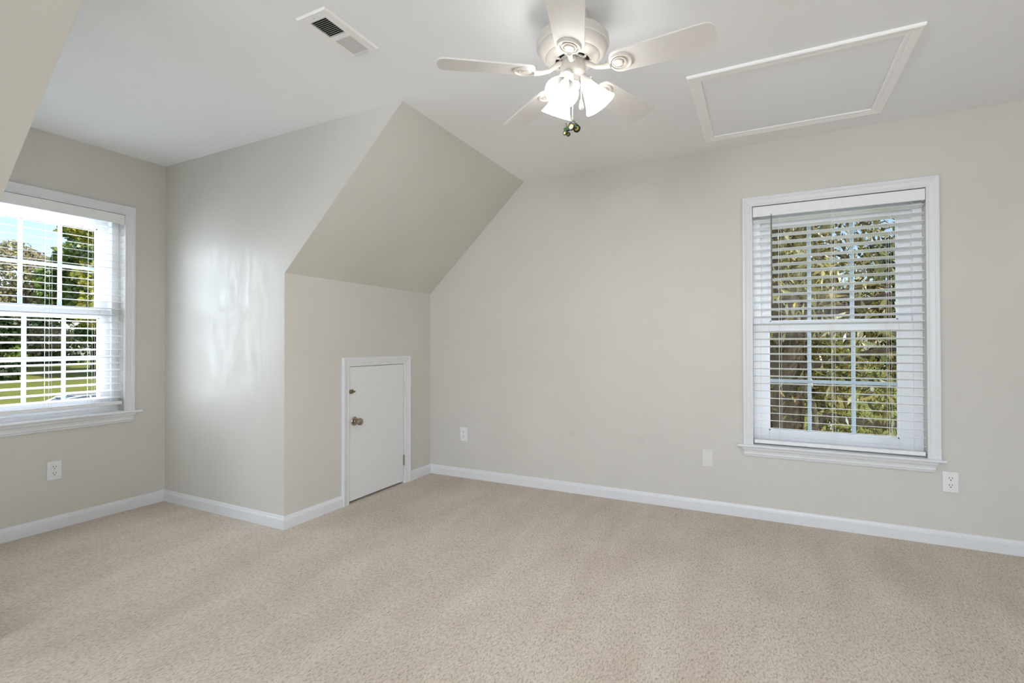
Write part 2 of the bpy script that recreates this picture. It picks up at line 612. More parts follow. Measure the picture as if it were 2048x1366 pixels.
structure(cheek(YC, YC + 0.1).build('wall_dormer_cheek', M['cheek']))
structure(cheek(YN, YN - 0.1).build('wall_dormer_cheek_near', M['wall']))
o = holed_panel(YC + 0.0015, YR, 0, ZK, [DOOR], 0, 0.11).build('wall_knee', M['wall'])
o.location = (XK, 0, 0)
o.rotation_euler = (0, 0, R(90))
structure(o)
structure(MB().box((XK - 0.11, YB, 0), (XK, YN - 0.0015, ZK)).build('wall_knee_near', M['wall']))
sl = Vector((XS - XK, 0, H - ZK)).normalized()
nrm = Vector((-sl.z, 0, sl.x)) * 0.10
slope_poly = [(XK, ZK), (XS, H), (XS + nrm.x, H + nrm.z), (XK + nrm.x, ZK + nrm.z)]
structure(MB().prism(slope_poly, 1, YC + 0.0015, YR).build('ceiling_slope_far', M['slope']))
structure(MB().prism(slope_poly, 1, YB, YN - 0.0015).build('ceiling_slope_near', M['slope_near']))
o = holed_panel(XK - 0.12, XR + TW, 0, H, [(a, b_, *RW_Z) for a, b_ in ADDED_REAR_WIN], -TW, 0).build('wall_rear', M['wall'])
o.location = (0, YB, 0)
structure(o)
o = holed_panel(YB, YR, 0, H, [(-0.7, 0.9, *RW_Z)], -TW, 0).build('wall_right', M['wall'])
o.location = (XR, 0, 0)
o.rotation_euler = (0, 0, R(90))
structure(o)

# attic space behind the little door, closed so that the gap under the door is dark
at = MB()
at.box((XK - 1.2, YC + 0.1, -0.02), (XK - 0.11, YR, 0.0))
at.box((XK - 1.25, YC + 0.1, 0), (XK - 1.2, YR, 1.2))
at.box((XK - 1.25, YC + 0.1, 1.2), (XK - 0.11, YR, 1.25))
at.box((XK - 1.25, YR, 0), (XK - 0.11, YR + 0.05, 1.25))
structure(at.build('wall_attic', M['dark']))


# ------------------------------------------------------------------ baseboards
BB = [(0.013, 0.0), (0.013, 0.055), (0.0115, 0.0585), (0.0115, 0.0605), (0.0085, 0.064), (0.0065, 0.071), (0.004, 0.0775), (0.0, 0.0795)]


def offset_path(path, d):
    out = []
    for i, p in enumerate(path):
        p = Vector(p)
        ns = []
        if i > 0:
            e = (p - Vector(path[i - 1])).normalized()
            ns.append(Vector((e.y, -e.x)))
        if i < len(path) - 1:
            e = (Vector(path[i + 1]) - p).normalized()
            ns.append(Vector((e.y, -e.x)))
        if len(ns) == 1:
            out.append(p + ns[0] * d)
        else:
            b_ = (ns[0] + ns[1])
            b_ = b_ / b_.dot(ns[0])
            out.append(p + b_ * d)
    return out


def baseboards(path, names):
    rings = [offset_path(path, t) for t, z in BB]
    for i, nm in enumerate(names):
        if not nm:
            continue
        vs, fs = [], []
        n = len(BB)
        for e in (i, i + 1):
            for k in range(n):
                vs.append((rings[k][e].x, rings[k][e].y, BB[k][1]))
            vs.append((path[e][0], path[e][1], 0))
        m_ = n + 1
        for k in range(m_):
            k2 = (k + 1) % m_
            fs.append((k, k2, m_ + k2, m_ + k))
        fs += [tuple(range(m_)), tuple(range(2 * m_ - 1, m_ - 1, -1))]
        structure(MB().add(vs, fs).build(nm, M['trim']))


baseboards([(XK, YB), (XK, YN), (XL, YN), (XL, YC), (XK, YC), (XK, 2.583)],
           ['baseboard_knee_near', 'baseboard_cheek_near', 'baseboard_dormer', 'baseboard_cheek', 'baseboard_knee'])
baseboards([(XK, 3.330), (XK, YR), (XR, YR), (XR, YB), (XK, YB)],
           ['baseboard_knee_corner', 'baseboard_gable', 'baseboard_right', 'baseboard_rear'])


# ------------------------------------------------------------------ windows and blinds
CASING = [(0.0, 0.0), (0.0, 0.010), (0.004, 0.012), (0.010, 0.012), (0.013, 0.010), (0.018, 0.012), (0.036, 0.016),
          (0.042, 0.0195), (0.048, 0.0215), (0.057, 0.0215), (0.060, 0.018), (0.060, 0.0)]


def casing(mb, a0, a1, z0, z1, prof=CASING, closed=False):
    """moulding swept round an opening on the wall face (n = 0), standing out towards the room (-n)"""
    vs, fs = [], []
    n = len(prof)
    for (d, t) in prof:
        ring = [(a0 - d, z0 - (d if closed else 0)), (a0 - d, z1 + d), (a1 + d, z1 + d), (a1 + d, z0 - (d if closed else 0))]
        vs += [(p[0], -t, p[1]) for p in ring]
    for k in range(n - 1):
        for s in range(4 if closed else 3):
            s2 = (s + 1) % 4
            fs.append((k * 4 + s, k * 4 + s2, (k + 1) * 4 + s2, (k + 1) * 4 + s))
    if not closed:
        fs.append(tuple(k * 4 for k in range(n)))
        fs.append(tuple(k * 4 + 3 for k in reversed(range(n))))
    return mb.add(vs, fs)


def sash(root, name, a0, a1, z0, z1, stile, stile_r, top, bot, n0, n1, vbars, hbar):
    """sash frame round the visible glass a0..a1, z0..z1"""
    mb = MB()
    mb.box((a0 - stile, n0, z0 - bot), (a0, n1, z1 + top), bev=0.003)
    mb.box((a1, n0, z0 - bot), (a1 + stile_r, n1, z1 + top), bev=0.003)
    mb.box((a0, n0 + 0.0005, z1), (a1, n1 - 0.0005, z1 + top), bev=0.003)
    mb.box((a0, n0 + 0.0005, z0 - bot), (a1, n1 - 0.0005, z0), bev=0.003)
    # glazing bead
    q = 0.007
    nb_ = n0 + 0.009
    for (p, r_) in (((a0, nb_, z0), (a0 + q, n1, z1)), ((a1 - q, nb_, z0), (a1, n1, z1)), ((a0, nb_, z1 - q), (a1, n1, z1)), ((a0, nb_, z0), (a1, n1, z0 + q))):
        mb.box(p, r_)
    s = mb.build(name, M['vinyl'], root)
    nm = (n0 + n1) / 2
    g = MB()
    g.add([(a0, nm, z0), (a1, nm, z0), (a1, nm, z1), (a0, nm, z1)], [(0, 1, 2, 3)])
    g.build('glass_pane', M['glass'], s)
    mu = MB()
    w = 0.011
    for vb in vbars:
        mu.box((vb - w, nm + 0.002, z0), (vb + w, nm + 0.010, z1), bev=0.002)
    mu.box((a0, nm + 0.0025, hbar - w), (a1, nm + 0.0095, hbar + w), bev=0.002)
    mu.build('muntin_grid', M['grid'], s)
    return s


def window(name, loc, rz, W, stool, apron, lower, upper, vb_lo, vb_up, hb_lo, hb_up):
    root = structure(empty(name, loc, rz))
    a0, a1, z0, z1 = W['a0'], W['a1'], W['z0'], W['z1']
    casing(MB(), a0, a1, z0 + 0.003, z1).build('casing', M['trim'], root)
    st = MB()
    zt = z0 + 0.004
    prof = [(0.0, zt), (-0.034, zt), (-0.040, zt - 0.003), (-0.042, zt - 0.009), (-0.039, zt - 0.016), (-0.034, zt - 0.019), (0.0, zt - 0.019)]
    vs = [(stool[0], p[0], p[1]) for p in prof] + [(stool[1], p[0], p[1]) for p in prof]
    k = len(prof)
    st.add(vs, [tuple(range(k)), tuple(range(2 * k - 1, k - 1, -1))] + [(i, (i + 1) % k, k + (i + 1) % k, k + i) for i in range(k)])
    st.box((a0 + 0.001, 0, zt - 0.019), (a1 - 0.001, 0.075, zt))
    st.build('stool', M['trim'], root)
    # apron: moulding turned upside down, its ends returned to the wall
    ap = MB()
    pr = [(0.0, 0.030), (0.010, 0.029), (0.024, 0.020), (0.036, 0.017), (0.040, 0.0185), (0.046, 0.0185), (0.049, 0.0145), (0.060, 0.012), (0.064, 0.006), (0.064, 0.0)]
    ztop = zt - 0.019
    hh = ztop - apron[2]
    vs, fs = [], []
    for (d_, t_) in pr:
        ins = (0.030 - t_) * 0.75
        z_ = ztop - d_ / 0.064 * hh
        vs += [(apron[0] + ins, 0, z_), (apron[0] + ins, -t_, z_), (apron[1] - ins, -t_, z_), (apron[1] - ins, 0, z_)]
    for i in range(len(pr) - 1):
        for s_ in range(3):
            fs.append((i * 4 + s_, i * 4 + s_ + 1, i * 4 + 5 + s_, i * 4 + 4 + s_))
    fs.append((0, 1, 2, 3))
    ap.add(vs, fs)
    ap.build('apron', M['trim'], root)
    # jamb liners of the vinyl frame
    fr_ = MB()
    li = 0.045
    fr_.box((a0, 0.066, z0), (a0 + li, 0.155, z1), bev=0.003)
    fr_.box((a1 - li, 0.066, z0), (a1, 0.155, z1), bev=0.003)
    fr_.box((a0 + li, 0.066, z1 - 0.050), (a1 - li, 0.155, z1), bev=0.003)
    fr_.box((a0 + li, 0.066, z0), (a1 - li, 0.155, z0 + 0.030), bev=0.003)
    fr_.build('frame', M['vinyl'], root)
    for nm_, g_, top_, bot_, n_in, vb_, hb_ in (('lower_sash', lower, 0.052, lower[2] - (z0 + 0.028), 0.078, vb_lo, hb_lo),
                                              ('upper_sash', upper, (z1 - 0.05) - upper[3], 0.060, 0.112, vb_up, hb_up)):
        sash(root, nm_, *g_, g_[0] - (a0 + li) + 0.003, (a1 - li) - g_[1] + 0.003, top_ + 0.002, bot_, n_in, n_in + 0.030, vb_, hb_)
    return root


window('window_1', (0, YR, 0), 0, WR, (-0.164, 0.902), (-0.134, 0.868, 0.402),
       (0.0235, 0.714, 0.567, 1.217), (0.032, 0.718, 1.282, 1.912), (0.254, 0.489), (0.258, 0.489), 0.892, 1.612)
window('window_2', (XL, 0, 0), R(90), WL, (0.978, 1.948), (1.006, 1.912, 0.604),
       (1.175, 1.748, 0.776, 1.316), (1.175, 1.748, 1.378, 1.920), (1.368, 1.561), (1.360, 1.552), 1.044, 1.646)

# plain frames of the three windows added behind the camera for the fill
for i, (xa, xb, loc, rz) in enumerate([(*ADDED_REAR_WIN[0], (0, YB, 0), R(180)), (*ADDED_REAR_WIN[1], (0, YB, 0), R(180)), (-0.7, 0.9, (XR, 0, 0), R(-90))]):
    if rz == R(180):
        a_, b_ = -xb, -xa
    else:
        a_, b_ = -xb, -xa
    root = structure(empty('window_%d' % (i + 3), loc, rz))
    casing(MB(), a_, b_, RW_Z[0], RW_Z[1], closed=True).build('casing', M['trim'], root)
    mb = MB()
    zc = sum(RW_Z) / 2
    mb.box((a_, 0.08, RW_Z[0]), (a_ + 0.05, 0.12, RW_Z[1]))
    mb.box((b_ - 0.05, 0.08, RW_Z[0]), (b_, 0.12, RW_Z[1]))
    mb.box((a_ + 0.05, 0.08, RW_Z[0]), (b_ - 0.05, 0.12, RW_Z[0] + 0.05))
    mb.box((a_ + 0.05, 0.08, RW_Z[1] - 0.05), (b_ - 0.05, 0.12, RW_Z[1]))
    mb.box((a_ + 0.05, 0.08, zc - 0.025), (b_ - 0.05, 0.12, zc + 0.025))
    mb.build('sash', M['vinyl'], root)


def blind(loc, rz, a0, a1, ztop, zbot, n_slats, tilt, label, cords, wand=None):
    root = tag(empty('window_blind', loc, rz), label, 'blind')
    b0, b1 = a0 + 0.003, a1 - 0.003
    mb = MB()
    mb.box((b0, -0.014, ztop - 0.066), (b1, -0.004, ztop), bev=0.003)
    mb.box((b0, -0.004, ztop - 0.066), (b0 + 0.008, 0.030, ztop), bev=0.002)
    mb.box((b1 - 0.008, -0.004, ztop - 0.066), (b1, 0.030, ztop), bev=0.002)
    mb.build('valance', M['slat'], root)
    MB().box((b0 + 0.010, 0.004, ztop - 0.046), (b1 - 0.010, 0.056, ztop - 0.002), bev=0.002).build('headrail', M['slat'], root)
    MB().box((b0 + 0.002, 0.004, zbot), (b1 - 0.002, 0.056, zbot + 0.024), bev=0.004).build('bottom_rail', M['slat'], root)
    # one slat: gently crowned strip
    w, th = 0.0555, 0.0024
    s = MB()
    top, bot = [], []
    for i in range(7):
        u = -0.5 + i / 6
        crown = 0.0014 * (1 - (2 * u) ** 2)
        top.append((u * w, crown + th / 2))
        bot.append((u * w, crown - th / 2))
    s.prism(top + bot[::-1], 0, b0 + 0.002, b1 - 0.002)
    z_hi = ztop - 0.090
    z_lo = zbot + 0.052
    first = s.build('slat', M['slat'], root)
    for k in range(n_slats):
        o_ = first if k == 0 else first.copy()
        if k:
            C.objects.link(o_)
            o_.parent = root
        o_.location = (0, 0.030, z_hi + (z_lo - z_hi) * k / (n_slats - 1))
        o_.rotation_euler = (tilt, 0, 0)
    for ca in cords:
        c = MB()
        for nn in (0.001, 0.059):
            c.tube([(ca, nn, ztop - 0.05), (ca, nn, zbot + 0.01)], 0.0009, 5)
        for k in range(n_slats):
            z_ = z_hi + (z_lo - z_hi) * k / (n_slats - 1) - 0.004
            c.tube([(ca, 0.001, z_ - math.sin(tilt) * 0.03), (ca, 0.059, z_ + math.sin(tilt) * 0.03)], 0.0006, 4)
        c.build('ladder_cord', M['cord'], root)
        c = MB()
        c.tube([(ca + 0.012, -0.0005, ztop - 0.05), (ca + 0.012, -0.0005, zbot + 0.01)], 0.0008, 5)
        c.build('lift_cord', M['cord'], root)
    if wand:
        wa, wz = wand
        wm = MB()
        wm.tube([(wa, -0.016, ztop - 0.055), (wa, -0.019, ztop - 0.075), (wa + 0.001, -0.021, wz + 0.02), (wa + 0.001, -0.021, wz)], [0.002, 0.0045, 0.0045, 0.006], 6)
        wm.build('tilt_wand', M['wand'], root)
    return root


blind((0, YR, 0), 0, WR['a0'], WR['a1'], 2.024, 0.489, 30, R(-9.5),
      'white slatted blind with a dark tilt wand, over the window on the right', (0.083, 0.372, 0.652), (0.041, 1.39))
blind((XL, 0, 0), R(90), WL['a0'], WL['a1'], 2.021, 0.729, 26, R(9.0),
      'white slatted blind over the dormer window at the left edge', (1.215, 1.452, 1.672))


# ------------------------------------------------------------------ attic access door
d1 = structure(empty('door_1', (XK, 0, 0), R(90)))
dc = MB()
DCAS = [(0.0, 0.0), (0.0, 0.009), (0.006, 0.012), (0.014, 0.012), (0.018, 0.010), (0.026, 0.013), (0.040, 0.015), (0.050, 0.019), (0.060, 0.019), (0.064, 0.015), (0.064, 0.0)]
casing(dc, 2.647, 3.266, 0.0, 0.977, DCAS)
dc.build('casing', M['trim'], d1)
jm = MB()
jm.box((2.641, -0.002, 0.0), (2.648, 0.11, 0.980))
jm.box((3.2475, -0.002, 0.0), (3.267, 0.11, 0.980))
jm.box((2.648, -0.002, 0.975), (3.248, 0.11, 0.980))
jm.build('jamb', M['trim'], d1)
dp = MB().box((2.6485, -0.004, 0.017), (3.2445, 0.030, 0.9725), bev=0.0015).build('door_panel', M['door'], d1)
kt = Matrix.Translation((2.700, -0.004, 0.582)) @ Matrix.Rotation(R(90), 4, 'X')
kn = MB()
kn.lathe([(0.0, 0.0), (0.031, 0.0), (0.032, 0.003), (0.028, 0.008), (0.014, 0.011), (0.0105, 0.016), (0.0105, 0.030), (0.017, 0.034),
          (0.0245, 0.042), (0.0265, 0.051), (0.0245, 0.060), (0.016, 0.066), (0.0, 0.068)], 32, 0, kt, cap=False)
k_ = kn.build('doorknob', M['nickel'], dp, smooth=True)
k_['label'] = 'aged nickel round doorknob'
la = MB()
la.box((2.652, -0.007, 0.782), (2.686, -0.004, 0.812), bev=0.001)
la.tube([(2.642, -0.013, 0.797), (2.694, -0.013, 0.797)], 0.0055, 10)
la.box((2.656, -0.018, 0.789), (2.664, -0.006, 0.806), bev=0.001)
la.box((2.674, -0.018, 0.789), (2.682, -0.006, 0.806), bev=0.001)
la.sphere((2.690, -0.020, 0.797), 0.005)
l_ = la.build('slide_bolt', M['brass'], dp, smooth=True)
l_['label'] = 'small antique brass slide bolt'
for hz in (0.775, 0.190):
    hb = MB()
    hb.tube([(3.2485, -0.007, hz - 0.038), (3.2485, -0.007, hz + 0.038)], 0.0052, 10)
    hb.box((3.2445, -0.0052, hz - 0.036), (3.2525, -0.003, hz + 0.036))
    hb.sphere((3.2485, -0.007, hz + 0.041), 0.0042)
    hb.sphere((3.2485, -0.007, hz - 0.041), 0.0042)
    h_ = hb.build('hinge', M['hinge'] if hz > 0.5 else M['nickel'], d1, smooth=True)


# ------------------------------------------------------------------ outlets and blank plate
def outlet(loc, rz, label):
    root = tag(empty('wall_outlet', loc, rz), label, 'outlet', 'duplex wall outlets near the baseboard')
    MB().box((-0.0355, -0.0062, -0.057), (0.0355, 0.0, 0.057), bev=0.0028).build('plate', M['plate'], root)
    for dz in (0.0197, -0.0197):
        p = MB()
        pts = []
        for k in range(24):
            t = 2 * PI * k / 24
            pts.append((0.0172 * math.cos(t), max(-0.0138, min(0.0138, 0.0172 * math.sin(t))) + dz))
        p.prism(pts, 1, -0.0085, -0.005)
        f_ = p.build('receptacle', M['plate'], root)
        s = MB()
        s.box((-0.0078, -0.0089, dz + 0.001), (-0.0050, -0.008, dz + 0.0095))
        s.box((0.0050, -0.0089, dz + 0.002), (0.0078, -0.008, dz + 0.0090))
        s.lathe([(0.0, 0.0), (0.0030, 0.0), (0.0030, 0.0009), (0.0, 0.0009)], 12, 0,
                Matrix.Translation((0, -0.008, dz - 0.0070)) @ Matrix.Rotation(R(90), 4, 'X'), cap=False)
        s.build('slots', M['slot'], f_)
    MB().lathe([(0.0, 0.0), (0.0032, 0.0), (0.0028, 0.0012), (0.0, 0.0014)], 12, 0,
               Matrix.Translation((0, -0.0060, 0)) @ Matrix.Rotation(R(90), 4, 'X'), cap=False).build('screw', M['hinge'], root)
    return root


outlet((XL, 1.479, 0.361), R(90), 'white duplex outlet low on the dormer wall, under the left window')
outlet((-2.292, YR, 0.367), 0, 'white duplex outlet on the long wall, just right of the small attic door')
outlet((0.926, YR, 0.357), 0, 'white duplex outlet below the right corner of the right window sill')
bp_ = tag(empty('blank_wall_plate', (-0.350, YR, 0.362), 0), 'off-white blank cover plate on the wall, left below the right window', 'cover plate')
MB().box((-0.034, -0.0062, -0.057), (0.034, 0.0, 0.057), bev=0.0028).build('plate', M['almond'], bp_)
for dz in (0.044, -0.044):
    MB().lathe([(0.0, 0.0), (0.0034, 0.0), (0.0030, 0.0012), (0.0, 0.0014)], 12, 0,
               Matrix.Translation((0, -0.0060, dz)) @ Matrix.Rotation(R(90), 4, 'X'), cap=False).build('screw', M['almond'], bp_)


# ------------------------------------------------------------------ ceiling vent and attic hatch
vt = tag(empty('ceiling_vent', (-1.5885, 1.534, H)), 'white metal air register with two louvred openings in the ceiling', 'vent')
op = [(-0.0435, 0.0415, -0.111, -0.004), (-0.0435, 0.0415, 0.022, 0.132)]
pl = MB()
xs = [-0.0745, -0.0435, 0.0415, 0.0755]
ys = [-0.146, -0.111, -0.004, 0.022, 0.132, 0.146]
zf = -0.0075
for i in range(3):
    for j in range(5):
        if i == 1 and j in (1, 3):
            continue
        pl.add([(xs[i], ys[j], zf), (xs[i + 1], ys[j], zf), (xs[i + 1], ys[j + 1], zf), (xs[i], ys[j + 1], zf)], [(0, 3, 2, 1)])
ed = 0.006
for (p, q, nx, ny) in (((xs[0], ys[0]), (xs[3], ys[0]), 0, -1), ((xs[3], ys[0]), (xs[3], ys[5]), 1, 0), ((xs[3], ys[5]), (xs[0], ys[5]), 0, 1), ((xs[0], ys[5]), (xs[0], ys[0]), -1, 0)):
    pe = lambda c: (c[0] + (ed if c[0] > 0 else -ed), c[1] + (ed if c[1] > 0 else -ed), 0.0)
    pl.add([(*p, zf), (*q, zf), pe(q), pe(p)], [(0, 1, 2, 3)])
for (x0, x1, y0, y1) in op:
    for (p, q) in (((x0, y0), (x1, y0)), ((x1, y0), (x1, y1)), ((x1, y1), (x0, y1)), ((x0, y1), (x0, y0))):
        pl.add([(*p, zf), (*q, zf), (*q, -0.0005), (*p, -0.0005)], [(0, 1, 2, 3)])
pl.build('face_plate', M['vent'], vt)
for i, (x0, x1, y0, y1) in enumerate(op):
    MB().box((x0, y0, -0.0012), (x1, y1, -0.0004)).build('duct_shade_sheet', M['dark'], vt)  # dark sheet on the ceiling in place of the shaded duct
    lv = MB()
    n_ = 11
    for k in range(n_):
        yc = y0 + (y1 - y0) * (k + 0.5) / n_
        tilt = R(44) if i == 0 else R(-30)
        lv.box((x0, -0.0045, -0.0004), (x1, 0.0045, 0.0004), 0, Matrix.Translation((0, yc, -0.0047)) @ Matrix.Rotation(tilt, 4, 'X'))
    lv.build('louver_bank', M['louver'], vt)
for yy in (-0.129, 0.140):
    MB().lathe([(0.0, -0.0125), (0.003, -0.012), (0.0035, -0.0098)], 10, 0, Matrix.Translation((0, yy, 0)), cap=False).build('screw', M['hinge'], vt)
MB().box((-0.036, 0.1345, -0.016), (0.030, 0.1365, -0.0095)).build('damper_lever', M['louver'], vt)

ht = tag(empty('attic_hatch', (0.1285, 2.985, H)), 'white square attic hatch with moulded trim in the ceiling', 'hatch')
hm = MB()
casing(hm, -0.404, 0.404, -0.374, 0.374, [(0.0, 0.0), (0.0, 0.008), (0.005, 0.010), (0.018, 0.010), (0.022, 0.008), (0.028, 0.011), (0.045, 0.012), (0.052, 0.014), (0.057, 0.013), (0.060, 0.009), (0.060, 0.0)], closed=True)
ho = hm.build('trim_frame', M['hatch_trim'], ht)
ho.data.transform(Matrix.Rotation(R(90), 4, 'X'))      # wall frame (a, n, z) laid onto the ceiling
ho.data.update()
MB().box((-0.401, -0.371, -0.003), (0.401, 0.371, 0.0), bev=0.001).build('hatch_panel', M['ceiling'], ht)


# ------------------------------------------------------------------ ceiling fan
FC = Vector((-0.674, 1.867, H))
fan = tag(empty('ceiling_fan', FC), 'cream white five-blade ceiling fan with three lit bell shades', 'ceiling fan')
mb = MB()
mb.lathe([(0.067, 0.0), (0.067, -0.012), (0.064, -0.018), (0.062, -0.060), (0.066, -0.078)], 48)
mb.build('canopy', M['fan'], fan, smooth=True)
mb = MB()
mb.lathe([(0.0, -0.072), (0.070, -0.076), (0.115, -0.084), (0.136, -0.094), (0.142, -0.104), (0.143, -0.128), (0.140, -0.134), (0.1365, -0.136),
          (0.1365, -0.141), (0.131, -0.152), (0.119, -0.163), (0.110, -0.168), (0.1075, -0.168), (0.106, -0.172), (0.098, -0.178), (0.084, -0.183), (0.068, -0.185), (0.067, -0.176), (0.0, -0.176)], 64, cap=False)
mb.build('motor_housing', M['fan'], fan, smooth=True)
# vent ribs and dark throat under the motor
mb = MB()
mb.lathe([(0.0, -0.1765), (0.066, -0.1765), (0.060, -0.1775), (0.0, -0.1775)], 40, cap=False)
mb.build('motor_throat', M['dark'], fan)
mb = MB()
for k in range(10):
    t = R(286.8 + 18 + 36 * k)
    tf = Matrix.Rotation(t, 4, 'Z')
    mb.tube([(0.070, -0.006, -0.186), (0.062, 0.002, -0.188), (0.056, -0.003, -0.188), (0.050, 0.003, -0.183)], [0.004, 0.0045, 0.004, 0.003], 8, 0, tf)
mb.lathe([(0.046, -0.180), (0.053, -0.181), (0.053, -0.187), (0.046, -0.188)], 40)
mb.build('flywheel_ribs', M['fan'], fan, smooth=True)

ZB = -0.231
PITCH = R(-12)
bl = MB()
r0, r1 = 0.152, 0.533
out = []
n_e = 14
# outline: rounded root, widening board, rounded tip corners
for k in range(n_e + 1):
    t = PI / 2 + PI * k / n_e
    c, s = math.cos(t), math.sin(t)
    out.append((r0 + 0.040 * (1 - abs(c) ** 0.75), 0.0545 * math.copysign(abs(s) ** 0.85, s)))
wt, cr = 0.0655, 0.032
out.append((r1 - 0.06, -wt))
for k in range(7):
    t = -PI / 2 + (PI / 2) * k / 6
    out.append((r1 - cr + cr * math.cos(t) - 0.004, -wt + cr + cr * math.sin(t)))
out.append((r1, 0.0))
for k in range(7):
    t = (PI / 2) * k / 6
    out.append((r1 - cr + cr * math.cos(t) - 0.004, wt - cr + cr * math.sin(t)))
out.append((r1 - 0.06, wt))
bl.prism(out, 2, -0.003, 0.003)
blade = bl.build('blade', M['blade'], fan)
br = MB()
# bracket: arm from the motor, open medallion with a disc and crescent set in it
br.tube([(0.048, 0, 0.034), (0.066, 0, 0.024), (0.095, 0, 0.002), (0.130, 0, -0.007), (0.155, 0, -0.0075)], [0.011, 0.010, 0.0085, 0.0095, 0.012], 10)
tm = Matrix.Translation((0.194, 0, -0.003))
br.lathe([(0.0335, 0.0), (0.0335, -0.004), (0.0365, -0.0085), (0.0415, -0.0085), (0.045, -0.004), (0.045, 0.0)], 40, 0, tm, cap=False)
br.lathe([(0.0, -0.001), (0.0335, -0.001)], 40, 0, tm, cap=False)
br.lathe([(0.0, -0.007), (0.017, -0.007), (0.0195, -0.004), (0.0195, -0.001)], 32, 0, Matrix.Translation((0.184, 0, -0.003)), cap=False)
br.lathe([(0.0235, -0.001), (0.0235, -0.006), (0.0275, -0.006), (0.0275, -0.001)], 32, 0, Matrix.Translation((0.188, 0, -0.003)), cap=False)
br.build('blade_bracket', M['fan'], blade, smooth=True)
for k, ang in enumerate((286.8, 358.8, 70.8, 142.8, 214.8)):
    bo = blade if k == 0 else clone(blade, fan)
    bo.location = (0, 0, ZB)
    bo.rotation_euler = (PITCH, 0, R(ang))

mb = MB()
mb.lathe([(0.0, -0.187), (0.048, -0.188), (0.0505, -0.192), (0.0505, -0.232), (0.048, -0.238), (0.040, -0.243), (0.030, -0.249), (0.027, -0.268),
          (0.030, -0.272), (0.028, -0.290), (0.018, -0.302), (0.010, -0.306), (0.007, -0.316), (0.0, -0.320)], 40, cap=False)
mb.lathe([(0.004, -0.001), (0.0065, 0.0), (0.0065, 0.0015), (0.004, 0.002)], 14, 0,
         Matrix.Translation((0.0258, -0.0434, -0.207)) @ Matrix.Rotation(R(-60), 4, 'Z') @ Matrix.Rotation(R(90), 4, 'Y'))
mb.build('light_fitter', M['fan'], fan, smooth=True)

TILT = math.atan2(0.091, 0.060)
sh_prof = [(0.0200, 0.000), (0.0225, 0.006), (0.0255, 0.018), (0.0310, 0.036), (0.0375, 0.054), (0.0455, 0.074), (0.0535, 0.092), (0.0600, 0.104), (0.0645, 0.111)]
th = 0.0022
inner = [(r_ - th, z_) for r_, z_ in sh_prof[::-1]]
shade = None
for k, ang in enumerate((268, 28, 148)):
    if shade is None:
        s = MB()
        s.lathe(sh_prof + inner[:1], 40, 0, cap=False)
        s.lathe(inner, 40, 1, cap=False)
        shade = s.build('lamp_shade', [M['shade'], M['shade_in']], fan, smooth=True)
        cu = MB()
        cu.lathe([(0.0, -0.030), (0.012, -0.029), (0.0165, -0.022), (0.0185, -0.004), (0.0235, -0.002), (0.0245, 0.006), (0.0235, 0.010), (0.0, 0.010)], 28, cap=False)
        for q in range(3):
            tq = R(120 * q + 40)
            cu.tube([(0.022 * math.cos(tq), 0.022 * math.sin(tq), 0.005), (0.030 * math.cos(tq), 0.030 * math.sin(tq), 0.005)], [0.0015, 0.0022], 8)
        cu.tube([(0, 0, -0.028), (0.004, 0, -0.036), (0.012, 0, -0.040)], 0.011, 12)
        cu.build('shade_holder', M['fan'], shade, smooth=True)
        bu = MB()
        bu.lathe([(0.0, 0.088), (0.010, 0.086), (0.0165, 0.078), (0.0185, 0.066), (0.0165, 0.052), (0.0125, 0.040), (0.0115, 0.034)], 20, cap=False)
        bu.build('bulb', M['bulb'], shade, smooth=True)
        MB().lathe([(0.0115, 0.034), (0.0125, 0.030), (0.0125, 0.010)], 20, cap=False).build('bulb_base', M['yellow'], shade, smooth=True)
        so = shade
    else:
        so = clone(shade, fan)
    ex = Vector((math.cos(R(ang)), math.sin(R(ang)), 0))
    axis = Vector((ex.x * math.cos(TILT), ex.y * math.cos(TILT), -math.sin(TILT)))
    q = axis.to_track_quat('Z', 'X')
    so.rotation_euler = q.to_euler()
    so.location = ex * 0.049 + Vector((0, 0, 2.177 - H))
    # the light of this bulb leaving the mouth of its shade
    ld = bpy.data.lights.new('bulb_light', 'SPOT')
    ld.energy = 7.8
    ld.color = (1.0, 0.985, 0.96)
    ld.spot_size = R(165)
    ld.spot_blend = 0.6
    ld.shadow_soft_size = 0.025
    lo = bpy.data.objects.new('bulb_light', ld)
    C.objects.link(lo)
    lo.parent = fan
    lo.location = so.location + axis * 0.114
    lo.rotation_euler = (-axis).to_track_quat('Z', 'Y').to_euler()


def bead_chain(p, z0, z1, nm, parent):
    c = MB()
    n_ = max(2, int((z0 - z1) / 0.0048))
    for i in range(n_ + 1):
        c.sphere((p[0], p[1], z0 + (z1 - z0) * i / n_), 0.0017, 8, 5)
    c.tube([(p[0], p[1], z0), (p[0], p[1], z1)], 0.0006, 5)
    return c.build(nm, M['chain'], parent, smooth=True)


P1 = (0.046, -0.030)
ch = bead_chain(P1, -0.207, -0.358, 'pull_chain', fan)
kb = MB()
kb.lathe([(0.0, 0.0), (0.003, -0.002), (0.0055, -0.012), (0.0085, -0.026), (0.0088, -0.034), (0.006, -0.041), (0.003, -0.044), (0.0, -0.045)], 20, 0, Matrix.Translation((P1[0], P1[1], -0.356)), cap=False)
kb.build('pull_knob', M['knob_white'], ch, smooth=True)
P2 = (0.010, -0.028)
bead_chain(P2, -0.285, -0.425, 'pull_chain', fan)

